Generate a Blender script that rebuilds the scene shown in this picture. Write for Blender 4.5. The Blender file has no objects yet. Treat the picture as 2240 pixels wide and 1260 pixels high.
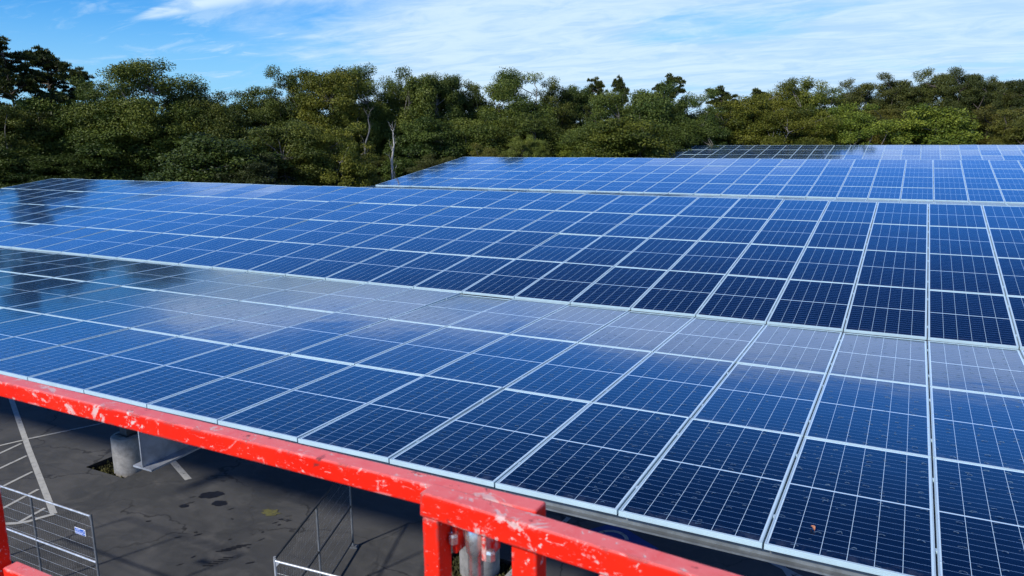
import bpy, bmesh, math, random
import numpy as np
from mathutils import Vector, Matrix
R = math.radians
scene = bpy.context.scene
COL = scene.collection

# ------------------------------------------------------------------ camera
F_PX, W_PX = 1676.72, 2240.0
RIGHT = Vector((0.88734, 0.08276, -0.45363)).normalized()
DOWN = Vector((0.46102, -0.17962, 0.86902))
# rows of the world->camera matrix, from the fit of the panel grid
ROT = Matrix(((0.88734, 0.46102, -0.00956), (0.08276, -0.17962, -0.98025), (-0.45363, 0.86902, -0.19754)))
cam_d = bpy.data.cameras.new("camera")
cam = bpy.data.objects.new("camera", cam_d)
COL.objects.link(cam)
r_, d_, f_ = ROT[0], ROT[1], ROT[2]
cam.matrix_world = Matrix(((r_[0], -d_[0], -f_[0], 0), (r_[1], -d_[1], -f_[1], 0), (r_[2], -d_[2], -f_[2], 0), (0, 0, 0, 1)))
cam_d.sensor_width = 36.0
cam_d.lens = F_PX / W_PX * 36.0
cam_d.clip_start = 0.05
cam_d.clip_end = 3000
cam_d.dof.use_dof = True
cam_d.dof.focus_distance = 11.0
cam_d.dof.aperture_fstop = 7.0
scene.camera = cam

# ------------------------------------------------------------------ light
SUN_AZ, SUN_EL = 200.0, 35.0          # azimuth clockwise from +Y
scene.view_settings.view_transform = 'Standard'
scene.view_settings.look = 'None'
scene.view_settings.gamma = 1.0
scene.view_settings.exposure = 0.0
sd = Vector((math.sin(R(SUN_AZ)) * math.cos(R(SUN_EL)), math.cos(R(SUN_AZ)) * math.cos(R(SUN_EL)), math.sin(R(SUN_EL))))
sl = bpy.data.lights.new("sun", 'SUN')
sl.energy = 4.6
sl.angle = R(3.0)       # thin veil over the sun: soft-edged shadows
sl.color = (1.0, 0.94, 0.85)
so = bpy.data.objects.new("sun", sl)
COL.objects.link(so)
so.rotation_euler = (-sd).to_track_quat('-Z', 'Y').to_euler()


class NT:
    """short hand for building node trees"""
    def __init__(self, tree):
        self.t = tree
        self.n = tree.nodes
        self.l = tree.links

    def new(self, typ, **kw):
        n = self.n.new(typ)
        for k, v in kw.items():
            setattr(n, k, v)
        return n

    def put(self, sock, v):
        if isinstance(v, bpy.types.NodeSocket):
            self.l.new(v, sock)
        elif isinstance(v, (tuple, list)) and sock.type == 'RGBA' and len(v) == 3:
            sock.default_value = (*v, 1)
        else:
            sock.default_value = v

    def m(self, op, a, b=None, c=None, clamp=False):
        n = self.new('ShaderNodeMath', operation=op, use_clamp=clamp)
        self.put(n.inputs[0], a)
        if b is not None:
            self.put(n.inputs[1], b)
        if c is not None:
            self.put(n.inputs[2], c)
        return n.outputs[0]

    def vm(self, op, a, b=None):
        n = self.new('ShaderNodeVectorMath', operation=op)
        self.put(n.inputs[0], a)
        if b is not None:
            self.put(n.inputs[1], b)
        return n.outputs['Value'] if op == 'DOT_PRODUCT' else n.outputs['Vector']

    def mix(self, f, a, b, blend='MIX'):
        n = self.new('ShaderNodeMix', data_type='RGBA', blend_type=blend)
        self.put(n.inputs[0], f)
        self.put(n.inputs[6], a)
        self.put(n.inputs[7], b)
        return n.outputs[2]

    def noise(self, vec, scale, detail=4, rough=0.55, dist=0.0):
        n = self.new('ShaderNodeTexNoise')
        self.put(n.inputs['Vector'], vec)
        self.put(n.inputs['Scale'], scale)
        n.inputs['Detail'].default_value = detail
        n.inputs['Roughness'].default_value = rough
        n.inputs['Distortion'].default_value = dist
        return n.outputs['Fac']

    def ramp(self, f, a, b, lo=0.0, hi=1.0):
        n = self.new('ShaderNodeMapRange', interpolation_type='SMOOTHSTEP')
        self.put(n.inputs[0], f)
        for i, v in enumerate((a, b, lo, hi)):
            self.put(n.inputs[i + 1], v)
        return n.outputs[0]

    def sep(self, v):
        n = self.new('ShaderNodeSeparateXYZ')
        self.put(n.inputs[0], v)
        return n.outputs

    def comb(self, x, y, z):
        n = self.new('ShaderNodeCombineXYZ')
        for i, v in enumerate((x, y, z)):
            self.put(n.inputs[i], v)
        return n.outputs[0]


# ------------------------------------------------------------------ sky
world = bpy.data.worlds.new("World")
scene.world = world
world.use_nodes = True
w = NT(world.node_tree)
w.n.clear()
sky = w.new('ShaderNodeTexSky', sky_type='NISHITA')
sky.sun_disc = False
sky.sun_elevation = R(SUN_EL)
sky.sun_rotation = R(SUN_AZ)
sky.altitude = 0
sky.air_density = 1.0
sky.dust_density = 0.35
sky.ozone_density = 2.2
geo = w.new('ShaderNodeTexCoord')
D = w.vm('NORMALIZE', geo.outputs['Generated'])
dx, dy, dz = w.sep(D)
# deepen the blue a little, as the phone picture does
skyc = w.mix(1.0, sky.outputs[0], (0.28, 0.95, 1.66), 'MULTIPLY')

skyc = w.mix(w.ramp(dz, 0.17, 0.03, 0.0, 0.55), skyc, (4.6, 7.6, 10.4))
# clouds lie on a flat layer overhead
inv = w.m('DIVIDE', 1.0, w.m('ADD', w.m('MAXIMUM', dz, 0.0), 0.10))
px = w.m('MULTIPLY', dx, inv)
py = w.m('MULTIPLY', dy, inv)
P1 = w.comb(w.m('ADD', w.m('MULTIPLY', px, 0.55), w.m('MULTIPLY', py, 0.12)), w.m('MULTIPLY', py, 1.0), 0.0)
n1 = w.noise(P1, 1.3, 9, 0.60, 0.5)
n2 = w.noise(w.vm('ADD', P1, (7.3, 2.1, 0.0)), 0.55, 4, 0.5, 0.2)
n3 = w.noise(w.vm('ADD', P1, (1.3, 9.1, 0.0)), 4.2, 7, 0.65, 0.8)
# more veil towards +X (right of the view) and near the horizon
az = w.m('ARCTAN2', dx, dy)
side = w.ramp(w.m('ADD', az, w.m('MULTIPLY', w.ramp(dz, 0.15, 0.21), w.ramp(dz, 0.21, 0.25, 0.18, -0.15))), R(-57), R(-30), 0.0, 1.0)
side2 = w.ramp(az, R(-36), R(-8))
low = w.ramp(w.m('SUBTRACT', dz, w.m('MULTIPLY', side2, 0.035)), 0.215, 0.275, 1.0, 0.0)
high = w.ramp(dz, 0.235, 0.30)
side = w.mix(high, side, w.m('MULTIPLY', side, side2))
cov = w.m('MULTIPLY', w.m('ADD', w.m('MULTIPLY', side, 0.86), 0.12), low)
tex = w.m('ADD', w.m('MULTIPLY', n1, 0.55), w.m('ADD', w.m('MULTIPLY', n2, 0.30), w.m('MULTIPLY', n3, 0.15)))
thr = w.m('SUBTRACT', w.m('ADD', 0.66, w.m('MULTIPLY', w.ramp(dz, 0.16, 0.22), w.m('MULTIPLY', w.m('SUBTRACT', 0.52, n1), 0.9))), w.m('ADD', w.m('MULTIPLY', cov, 0.36), w.m('MULTIPLY', w.m('MULTIPLY', w.ramp(dz, 0.17, 0.22), low), w.m('MULTIPLY', side2, 0.26))))
veil = w.ramp(w.m('SUBTRACT', tex, thr), -0.06, 0.20, 0.0, 0.92)
wisp = w.ramp(w.m('ADD', w.m('MULTIPLY', n3, 0.5), w.m('MULTIPLY', n1, 0.5)), 0.50, 0.62, 0.0, 0.92)
wisp = w.m('MULTIPLY', wisp, w.m('ADD', w.m('MULTIPLY', side, 0.7), 0.3))
cl = w.m('MAXIMUM', veil, w.m('MULTIPLY', wisp, low))
cloudc = w.mix(w.ramp(w.m('ADD', w.m('MULTIPLY', n3, 0.6), w.m('MULTIPLY', n2, 0.4)), 0.38, 0.62), (5.0, 7.3, 10.2), (7.0, 8.9, 10.6))
# one bright cirrus streak, upper left
d0 = Vector((-0.7530, 0.6416, 0.1461)).normalized()
tt = Vector((0.6539, 0.6921, 0.3056)).normalized()
tt = (tt - d0 * tt.dot(d0)).normalized()
nn = d0.cross(tt)
su = w.vm('DOT_PRODUCT', D, tuple(tt))
sv = w.m('ABSOLUTE', w.m('ADD', w.vm('DOT_PRODUCT', D, tuple(nn)), w.m('MULTIPLY', w.m('SUBTRACT', n3, 0.5), 0.012)))
hw = w.m('ADD', 0.004, w.m('MULTIPLY', w.m('MAXIMUM', w.m('ADD', su, 0.05), 0.0), 0.16))
streak = w.m('MULTIPLY', w.ramp(w.m('DIVIDE', sv, hw), 1.25, 0.3), w.m('MULTIPLY', w.ramp(su, -0.065, -0.03), w.ramp(su, 0.22, 0.06)))
cl = w.m('MAXIMUM', cl, w.m('MULTIPLY', streak, w.ramp(n3, 0.3, 0.6, 0.6, 0.97)))
final = w.mix(cl, skyc, cloudc)
# the air is brightest in a band above the trees and deep blue overhead
final = w.mix(w.ramp(dz, 0.17, 0.235), final, w.mix(1.0, final, (1.52, 1.52, 1.86), 'MULTIPLY'))
final = w.mix(w.ramp(dz, 0.318, 0.46), final, w.mix(1.0, final, (0.10, 0.20, 0.34), 'MULTIPLY'))
bg = w.new('ShaderNodeBackground')
w.put(bg.inputs[0], final)
bg.inputs[1].default_value = 0.10
out = w.new('ShaderNodeOutputWorld')
w.l.new(bg.outputs[0], out.inputs[0])

GZ = -8.4          # ground level; the camera is the origin


# ------------------------------------------------------------------ helpers
def mat(name):
    m = bpy.data.materials.new(name)
    m.use_nodes = True
    t = NT(m.node_tree)
    b = t.n['Principled BSDF']
    return m, t, b


def tag(o, label=None, cat=None, group=None, kind=None):
    for k, v in (('label', label), ('category', cat), ('group', group), ('kind', kind)):
        if v:
            o[k] = v
    return o


def empty(name, loc=(0, 0, 0), rot=(0, 0, 0)):
    o = bpy.data.objects.new(name, None)
    o.location = loc
    o.rotation_euler = rot
    o.empty_display_size = 0.2
    COL.objects.link(o)
    return o


class MB:
    """collects shapes and links them as one mesh"""
    def __init__(self):
        self.v, self.f, self.s = [], [], []

    def add(self, vs, fs, smooth=False):
        o = len(self.v)
        self.v += [tuple(p) for p in vs]
        self.f += [tuple(i + o for i in f) for f in fs]
        self.s += [smooth] * len(fs)

    def box(self, lo, hi):
        x0, y0, z0 = lo
        x1, y1, z1 = hi
        self.add([(x0, y0, z0), (x1, y0, z0), (x1, y1, z0), (x0, y1, z0), (x0, y0, z1), (x1, y0, z1), (x1, y1, z1), (x0, y1, z1)],
                 [(3, 2, 1, 0), (4, 5, 6, 7), (0, 1, 5, 4), (1, 2, 6, 5), (2, 3, 7, 6), (3, 0, 4, 7)])

    def prism(self, a, b, prof, up=(0, 0, 1)):
        """profile (list of (side, up) offsets) swept from a to b"""
        a, b = Vector(a), Vector(b)
        d = (b - a).normalized()
        s = d.cross(Vector(up)).normalized()
        u = s.cross(d)
        n = len(prof)
        vs = [a + s * p[0] + u * p[1] for p in prof] + [b + s * p[0] + u * p[1] for p in prof]
        fs = [(i, (i + 1) % n, (i + 1) % n + n, i + n) for i in range(n)]
        fs += [tuple(reversed(range(n))), tuple(range(n, 2 * n))]
        self.add(vs, fs)

    def loft(self, a, b, pa, pb):
        """a profile at a joined to another at b, both kept upright"""
        a, b = Vector(a), Vector(b)
        n = len(pa)
        vs = [a + Vector((p[0], 0, p[1])) for p in pa] + [b + Vector((p[0], 0, p[1])) for p in pb]
        self.add(vs, [(i, (i + 1) % n, (i + 1) % n + n, i + n) for i in range(n)] + [tuple(reversed(range(n))), tuple(range(n, 2 * n))])

    def tube(self, pts, rad, n=8, cap=True, smooth=True):
        pts = [Vector(p) for p in pts]
        rad = rad if isinstance(rad, (list, tuple)) else [rad] * len(pts)
        vs, fs = [], []
        ref = Vector((0.31, 0.17, 0.93)).normalized()
        for i, p in enumerate(pts):
            d = (pts[min(i + 1, len(pts) - 1)] - pts[max(i - 1, 0)]).normalized()
            rr = ref if abs(d.dot(ref)) < 0.95 else Vector((1, 0, 0))
            s = d.cross(rr).normalized()
            u = s.cross(d)
            for k in range(n):
                a = 2 * math.pi * k / n
                vs.append(p + (s * math.cos(a) + u * math.sin(a)) * rad[i])
        for i in range(len(pts) - 1):
            for k in range(n):
                fs.append((i * n + k, i * n + (k + 1) % n, (i + 1) * n + (k + 1) % n, (i + 1) * n + k))
        self.add(vs, fs, smooth)
        if cap:
            o = len(vs)
            self.add([vs[k] for k in range(n)], [tuple(reversed(range(n)))])
            self.add([vs[o - n + k] for k in range(n)], [tuple(range(n))])

    def lathe(self, prof, c=(0, 0, 0), n=32, smooth=True):
        vs, fs = [], []
        for r, z in prof:
            for k in range(n):
                a = 2 * math.pi * k / n
                vs.append((c[0] + r * math.cos(a), c[1] + r * math.sin(a), c[2] + z))
        for i in range(len(prof) - 1):
            for k in range(n):
                fs.append((i * n + k, i * n + (k + 1) % n, (i + 1) * n + (k + 1) % n, (i + 1) * n + k))
        self.add(vs, fs, smooth)

    def mesh(self, name, m):
        me = bpy.data.meshes.new(name)
        me.from_pydata(self.v, [], self.f)
        me.polygons.foreach_set('use_smooth', self.s)
        me.materials.append(m)
        me.update()
        return me

    def build(self, name, m, parent=None, bevel=0.0, fix=True):
        me = self.mesh(name, m)
        if fix:
            bm = bmesh.new()
            bm.from_mesh(me)
            bmesh.ops.recalc_face_normals(bm, faces=bm.faces)
            bm.to_mesh(me)
            bm.free()
        o = bpy.data.objects.new(name, me)
        COL.objects.link(o)
        if parent:
            o.parent = parent
        if bevel:
            md = o.modifiers.new('bevel', 'BEVEL')
            md.width = bevel
            md.segments = 3
            md.limit_method = 'ANGLE'
        return o


def link(name, me, parent):
    o = bpy.data.objects.new(name, me)
    COL.objects.link(o)
    o.parent = parent
    return o


# ------------------------------------------------------------------ materials
def m_asphalt():
    m, t, b = mat('asphalt')
    tc = t.new('ShaderNodeNewGeometry').outputs['Position']
    big = t.noise(tc, 0.35, 5, 0.6, 0.6)
    mid = t.noise(tc, 1.6, 6, 0.65, 1.0)
    fine = t.noise(tc, 55, 3, 0.7)
    stretched = t.noise(t.vm('MULTIPLY', tc, (0.5, 3.0, 1.0)), 1.1, 5, 0.6, 0.5)
    c = t.mix(t.ramp(big, 0.35, 0.68), (0.050, 0.052, 0.052), (0.098, 0.097, 0.094))
    c = t.mix(t.ramp(mid, 0.45, 0.75, 0, 0.7), c, (0.125, 0.122, 0.117))
    c = t.mix(t.ramp(stretched, 0.52, 0.70, 0, 0.55), c, (0.046, 0.048, 0.051))
    c = t.mix(t.m('MULTIPLY', fine, 0.6), c, (0.040, 0.040, 0.040))
    c = t.mix(t.ramp(fine, 0.62, 0.75, 0, 0.5), c, (0.24, 0.24, 0.24))
    vo = t.new('ShaderNodeTexVoronoi', feature='DISTANCE_TO_EDGE')
    wp = t.new('ShaderNodeTexNoise')
    t.put(wp.inputs['Vector'], tc)
    wp.inputs['Scale'].default_value = 1.5
    wp.inputs['Detail'].default_value = 6
    t.put(vo.inputs['Vector'], t.vm('ADD', tc, wp.outputs['Color']))
    vo.inputs['Scale'].default_value = 0.33
    crack = t.m('MULTIPLY', t.ramp(vo.outputs['Distance'], 0.012, 0.003), t.ramp(big, 0.42, 0.55, 0.2, 0.8))
    c = t.mix(crack, c, (0.018, 0.018, 0.018))
    t.put(b.inputs['Base Color'], c)
    t.put(b.inputs['Roughness'], t.ramp(mid, 0.3, 0.7, 0.72, 0.92))
    bp = t.new('ShaderNodeBump')
    bp.inputs['Strength'].default_value = 0.5
    bp.inputs['Distance'].default_value = 0.01
    t.put(bp.inputs['Height'], fine)
    t.l.new(bp.outputs[0], b.inputs['Normal'])
    return m


def m_paint_line(name, col, wear):
    m, t, b = mat(name)
    tc = t.new('ShaderNodeNewGeometry').outputs['Position']
    n = t.noise(tc, 7, 6, 0.75)
    f = t.noise(tc, 60, 3, 0.7)
    c = t.mix(t.ramp(n, 0.3, 0.7), col, tuple(x * 0.78 for x in col))
    msk = t.ramp(t.m('ADD', t.m('MULTIPLY', n, 0.6), t.m('MULTIPLY', f, 0.4)), wear, wear + 0.07)
    c = t.mix(msk, c, (0.045, 0.045, 0.045))
    t.put(b.inputs['Base Color'], c)
    b.inputs['Roughness'].default_value = 0.8
    return m


def m_red():
    m, t, b = mat('chipped_red_paint')
    tc = t.new('ShaderNodeNewGeometry')
    pos = tc.outputs['Position']
    nz = t.sep(tc.outputs['Normal'])[2]
    n = t.noise(pos, 19, 6, 0.68, 0.9)
    big = t.noise(pos, 3.1, 3, 0.5, 0.4)
    sc = t.noise(t.vm('MULTIPLY', pos, (1.0, 4.0, 4.0)), 24, 5, 0.7, 1.6)
    fine = t.noise(pos, 60, 4, 0.7)
    up = t.ramp(nz, 0.5, 0.9)
    red = t.mix(t.ramp(big, 0.35, 0.7), (0.78, 0.014, 0.004), (0.88, 0.024, 0.008))
    # rail top: weather-chalked paint, its pink also holding painted-in sky reflection
    red = t.mix(t.m('MULTIPLY', up, t.ramp(n, 0.2, 0.6, 0.55, 0.95)), red, (0.90, 0.21, 0.19))
    chip = t.ramp(t.m('ADD', t.m('MULTIPLY', n, 0.72), t.m('MULTIPLY', fine, 0.28)), 0.60, 0.625)
    chip = t.m('MAXIMUM', chip, t.m('MULTIPLY', t.ramp(t.m('ADD', t.m('MULTIPLY', t.noise(t.vm('ADD', pos, (5.0, 2.0, 1.0)), 8, 6, 0.72, 1.1), 0.85), t.m('MULTIPLY', fine, 0.15)), 0.572, 0.625), 0.85))
    chip2 = t.ramp(t.m('ADD', t.m('MULTIPLY', sc, 0.8), t.m('MULTIPLY', fine, 0.2)), 0.60, 0.64)
    c = t.mix(t.m('MAXIMUM', chip, t.m('MULTIPLY', chip2, 0.8)), red, (0.70, 0.52, 0.46))
    bv = t.new('ShaderNodeBevel', samples=4)
    bv.inputs['Radius'].default_value = 0.011
    edge = t.ramp(t.vm('DOT_PRODUCT', bv.outputs[0], tc.outputs['True Normal']), 0.995, 0.955)
    wear = t.noise(t.vm('ADD', pos, (9.0, 4.0, 0.0)), 13, 5, 0.7, 0.8)
    c = t.mix(t.m('MULTIPLY', edge, t.ramp(wear, 0.50, 0.58, 0.0, 0.85)), c, (0.13, 0.075, 0.07))
    c = t.mix(t.m('MULTIPLY', edge, t.ramp(wear, 0.44, 0.36, 0.0, 0.8)), c, (0.66, 0.50, 0.46))
    dark = t.ramp(t.noise(t.vm('ADD', pos, (3.0, 1.0, 0.0)), 16, 6, 0.7, 0.5), 0.62, 0.69)
    c = t.mix(t.m('MULTIPLY', dark, 0.75), c, (0.10, 0.03, 0.03))
    t.put(b.inputs['Base Color'], c)
    t.put(b.inputs['Roughness'], t.ramp(n, 0.3, 0.7, 0.36, 0.6))
    b.inputs['Specular IOR Level'].default_value = 0.12
    bp = t.new('ShaderNodeBump')
    bp.inputs['Strength'].default_value = 0.35
    bp.inputs['Distance'].default_value = 0.002
    t.put(bp.inputs['Height'], t.m('ADD', t.m('MULTIPLY', chip, -1.0), t.m('MULTIPLY', fine, 0.3)))
    t.l.new(bp.outputs[0], b.inputs['Normal'])
    return m


def m_metal(name, col, rough, var=0.2, scale=8, metallic=0.6):
    m, t, b = mat(name)
    pos = t.new('ShaderNodeNewGeometry').outputs['Position']
    n = t.noise(pos, scale, 5, 0.65, 0.3)
    t.put(b.inputs['Base Color'], t.mix(t.ramp(n, 0.3, 0.7), tuple(c * (1 - var) for c in col), tuple(min(1, c * (1 + var)) for c in col)))
    b.inputs['Metallic'].default_value = metallic
    t.put(b.inputs['Roughness'], t.ramp(n, 0.3, 0.7, rough * 0.8, rough * 1.2))
    return m


def m_concrete():
    m, t, b = mat('cast_concrete')
    tc = t.new('ShaderNodeTexCoord').outputs['Object']
    x, y, z = t.sep(tc)
    n = t.noise(tc, 6, 6, 0.65)
    f = t.noise(tc, 60, 3, 0.6)
    rings = t.noise(t.comb(0.0, 0.0, t.m('ADD', z, t.m('MULTIPLY', n, 0.03))), 26, 3, 0.7)
    c = t.mix(t.ramp(n, 0.3, 0.7), (0.17, 0.165, 0.155), (0.28, 0.27, 0.255))
    c = t.mix(t.ramp(rings, 0.53, 0.62, 0, 0.35), c, (0.13, 0.125, 0.12))
    t.put(b.inputs['Base Color'], c)
    b.inputs['Roughness'].default_value = 0.9
    bp = t.new('ShaderNodeBump')
    bp.inputs['Strength'].default_value = 0.5
    bp.inputs['Distance'].default_value = 0.006
    t.put(bp.inputs['Height'], t.m('ADD', t.m('MULTIPLY', f, 0.4), rings))
    t.l.new(bp.outputs[0], b.inputs['Normal'])
    return m


PW, PL = 1.046, 2.135                 # one module
PITCH, RPITCH = 1.060, 2.160
LIP = 0.0105


def m_glass(name, wet):
    m, t, b = mat(name)
    tc = t.new('ShaderNodeTexCoord').outputs['Object']
    oi = t.new('ShaderNodeObjectInfo')
    x, y, z = t.sep(tc)
    cw = (PW - 2 * (LIP + 0.012)) / 6.0
    half = (PL / 2 - LIP - 0.012 - 0.009)
    ch = half / 12.0
    xs = t.m('DIVIDE', t.m('ADD', x, cw * 3), cw)
    ya = t.m('SUBTRACT', t.m('ABSOLUTE', t.m('SUBTRACT', y, PL / 2)), 0.009)
    ys = t.m('DIVIDE', ya, ch)
    ex = t.m('ABSOLUTE', t.m('SUBTRACT', t.m('FRACT', xs), 0.5))
    ey = t.m('ABSOLUTE', t.m('SUBTRACT', t.m('FRACT', ys), 0.5))
    lx = t.m('GREATER_THAN', ex, 0.5 - 0.0017 / cw)
    ly = t.m('GREATER_THAN', ey, 0.5 - 0.0017 / ch)
    mid = t.m('LESS_THAN', ya, 0.0)
    bord = t.m('MAXIMUM', t.m('GREATER_THAN', t.m('ABSOLUTE', x), cw * 3), t.m('GREATER_THAN', ys, 12.0))
    # nine fine busbars down every cell
    bb = t.m('GREATER_THAN', t.m('ABSOLUTE', t.m('SUBTRACT', t.m('FRACT', t.m('MULTIPLY', xs, 9.0)), 0.5)), 0.475)
    white = t.m('MAXIMUM', t.m('MAXIMUM', lx, bord), mid)
    dn = t.noise(t.vm('ADD', tc, t.comb(t.m('MULTIPLY', oi.outputs['Random'], 23.0), 0.0, 0.0)), 9.0, 5, 0.7, 0.4)
    dust = t.m('MULTIPLY', t.ramp(y, 0.16, 0.01), t.ramp(dn, 0.40, 0.72, 0.0, 0.35))
    dust = t.m('ADD', dust, t.ramp(dn, 0.60, 0.80, 0.0, 0.035))
    wn = t.new('ShaderNodeTexWhiteNoise', noise_dimensions='3D')
    t.put(wn.inputs['Vector'], t.comb(t.m('FLOOR', xs), t.m('FLOOR', t.m('DIVIDE', y, ch)), t.m('MULTIPLY', oi.outputs['Random'], 91.0)))
    cell = t.mix(wn.outputs['Value'], (0.0002, 0.0032, 0.013), (0.0003, 0.0050, 0.020))
    cell = t.mix(t.m('MULTIPLY', oi.outputs['Random'], 0.5), cell, (0.0004, 0.0026, 0.012))
    cell = t.mix(t.m('MULTIPLY', bb, 0.18), cell, (0.015, 0.05, 0.13))
    c = t.mix(ly, cell, (0.17, 0.30, 0.46))
    c = t.mix(white, c, (0.60, 0.80, 0.86))
    c = t.mix(dust, c, (0.15, 0.17, 0.19))
    t.put(b.inputs['Base Color'], c)
    b.inputs['IOR'].default_value = 1.40
    b.inputs['Sheen Weight'].default_value = 0.10
    b.inputs['Sheen Roughness'].default_value = 0.45
    b.inputs['Sheen Tint'].default_value = (0.12, 0.45, 0.85, 1)
    n = t.noise(t.vm('ADD', tc, t.comb(t.m('MULTIPLY', oi.outputs['Random'], 40.0), 0.0, 0.0)), 2.2, 2, 0.5)
    b.inputs['Roughness'].default_value = 0.075 if wet else 0.085
    bp = t.new('ShaderNodeBump')
    bp.inputs['Strength'].default_value = 1.0
    bp.inputs['Distance'].default_value = 0.0018
    h = n
    if wet:
        # drops left by the rain on the nearly level roof
        seed = t.comb(t.m('MULTIPLY', oi.outputs['Random'], 57.0), t.m('MULTIPLY', oi.outputs['Random'], 31.0), 0.0)
        v2 = t.vm('ADD', t.comb(x, y, 0.0), seed)
        warp = t.new('ShaderNodeTexNoise')
        t.put(warp.inputs['Vector'], v2)
        warp.inputs['Scale'].default_value = 18
        wv = t.vm('MULTIPLY', t.vm('SUBTRACT', warp.outputs['Color'], (0.5, 0.5, 0.5)), (0.045, 0.045, 0.0))
        vo = t.new('ShaderNodeTexVoronoi', voronoi_dimensions='2D', feature='F1')
        t.put(vo.inputs['Vector'], t.vm('MULTIPLY', t.vm('ADD', v2, wv), (1.0, 1.25, 1.0)))
        vo.inputs['Scale'].default_value = 7.5
        rr, gg, bbx = t.sep(vo.outputs['Color'])
        rad = t.ramp(rr, 0.35, 1.0, 0.02, 0.19)
        drop = t.m('MULTIPLY', t.ramp(t.m('SUBTRACT', rad, vo.outputs['Distance']), 0.0, 0.07), t.m('GREATER_THAN', rr, 0.52))
        h = t.m('ADD', n, t.m('MULTIPLY', drop, 2.2))
    t.put(bp.inputs['Height'], h)
    t.l.new(bp.outputs[0], b.inputs['Normal'])
    return m


def m_leaf(name, a, bcol, trans):
    m, t, b = mat(name)
    at = t.new('ShaderNodeAttribute', attribute_name='tint')
    oi = t.new('ShaderNodeObjectInfo')
    c = t.mix(at.outputs['Fac'], a, bcol)
    c = t.mix(1.0, c, oi.outputs['Color'], 'MULTIPLY')
    t.put(b.inputs['Base Color'], c)
    b.inputs['Roughness'].default_value = 0.55
    b.inputs['Specular IOR Level'].default_value = 0.25
    tr = t.new('ShaderNodeBsdfTranslucent')
    t.put(tr.inputs[0], t.mix(1.0, c, (1.0, 1.1, 0.5), 'MULTIPLY'))
    mx = t.new('ShaderNodeMixShader')
    mx.inputs[0].default_value = trans
    t.l.new(b.outputs[0], mx.inputs[1])
    t.l.new(tr.outputs[0], mx.inputs[2])
    t.l.new(mx.outputs[0], t.n['Material Output'].inputs[0])
    return m


def m_simple(name, a, bcol, scale, rough=0.8, bump=0.0):
    m, t, b = mat(name)
    pos = t.new('ShaderNodeNewGeometry').outputs['Position']
    n = t.noise(pos, scale, 6, 0.65, 0.3)
    t.put(b.inputs['Base Color'], t.mix(t.ramp(n, 0.3, 0.7), a, bcol))
    b.inputs['Roughness'].default_value = rough
    if bump:
        bp = t.new('ShaderNodeBump')
        bp.inputs['Distance'].default_value = bump
        t.put(bp.inputs['Height'], n)
        t.l.new(bp.outputs[0], b.inputs['Normal'])
    return m


ASPHALT = m_asphalt()
WHITE = m_paint_line('white_road_paint', (0.50, 0.50, 0.47), 0.575)
WORN = m_paint_line('worn_road_paint', (0.40, 0.40, 0.38), 0.54)
BLUE = m_paint_line('blue_road_paint', (0.020, 0.055, 0.24), 0.62)
YELLOW = m_paint_line('yellow_spray_paint', (0.14, 0.135, 0.04), 0.50)
RED = m_red()
ALU = m_metal('anodised_aluminium', (0.43, 0.57, 0.61), 0.38, 0.05, 3, 0.0)
GALV = m_metal('galvanised_steel', (0.42, 0.45, 0.48), 0.5, 0.22, 5, 0.55)
PURL = m_metal('dull_galvanised_steel', (0.16, 0.18, 0.19), 0.6, 0.25, 6, 0.3)
TUBE = m_metal('galvanised_tube', (0.62, 0.65, 0.68), 0.38, 0.12, 12, 0.6)
TUBE_D = m_metal('weathered_tube', (0.16, 0.17, 0.18), 0.55, 0.2, 12, 0.4)
DARKST = m_metal('dark_steel', (0.05, 0.053, 0.058), 0.6, 0.2, 8, 0.3)
CHROME = m_metal('worn_zinc', (0.62, 0.61, 0.58), 0.28, 0.3, 40, 0.85)
CONC = m_concrete()
SOIL = m_simple('mossy_soil', (0.030, 0.030, 0.010), (0.085, 0.085, 0.022), 9, 0.95, 0.04)
CUT = m_simple('cut_asphalt_edge', (0.010, 0.010, 0.010), (0.022, 0.021, 0.020), 20, 0.95)
STAIN = m_simple('oil_stain', (0.006, 0.006, 0.007), (0.012, 0.012, 0.013), 12, 0.55)
GLASS_WET = m_glass('wet_module_glass', True)
GLASS = m_glass('module_glass', False)
OAK_LEAF = m_leaf('oak_leaf', (0.036, 0.061, 0.009), (0.150, 0.174, 0.026), 0.14)
PINE_LEAF = m_leaf('pine_needle', (0.045, 0.058, 0.012), (0.115, 0.125, 0.024), 0.14)
BARK = m_simple('grey_bark', (0.09, 0.082, 0.07), (0.21, 0.195, 0.17), 6, 0.9, 0.03)
PINE_BARK = m_simple('dark_bark', (0.045, 0.035, 0.028), (0.10, 0.08, 0.065), 6, 0.9, 0.03)
GREYWOOD = m_simple('grey_dead_wood', (0.10, 0.096, 0.09), (0.19, 0.183, 0.17), 5, 0.9, 0.02)
DEADWOOD = m_simple('bleached_wood', (0.34, 0.32, 0.29), (0.52, 0.50, 0.46), 5, 0.9, 0.02)
LITTER = m_simple('forest_floor', (0.030, 0.024, 0.014), (0.06, 0.05, 0.028), 2, 0.95)
SIGN_B = m_simple('sign_blue', (0.012, 0.09, 0.42), (0.016, 0.11, 0.48), 3, 0.4)
SIGN_W = m_simple('sign_white', (0.74, 0.77, 0.80), (0.80, 0.82, 0.84), 3, 0.4)
LEAF_M = m_simple('dry_leaf', (0.38, 0.14, 0.06), (0.55, 0.26, 0.14), 40, 0.8)

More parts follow.
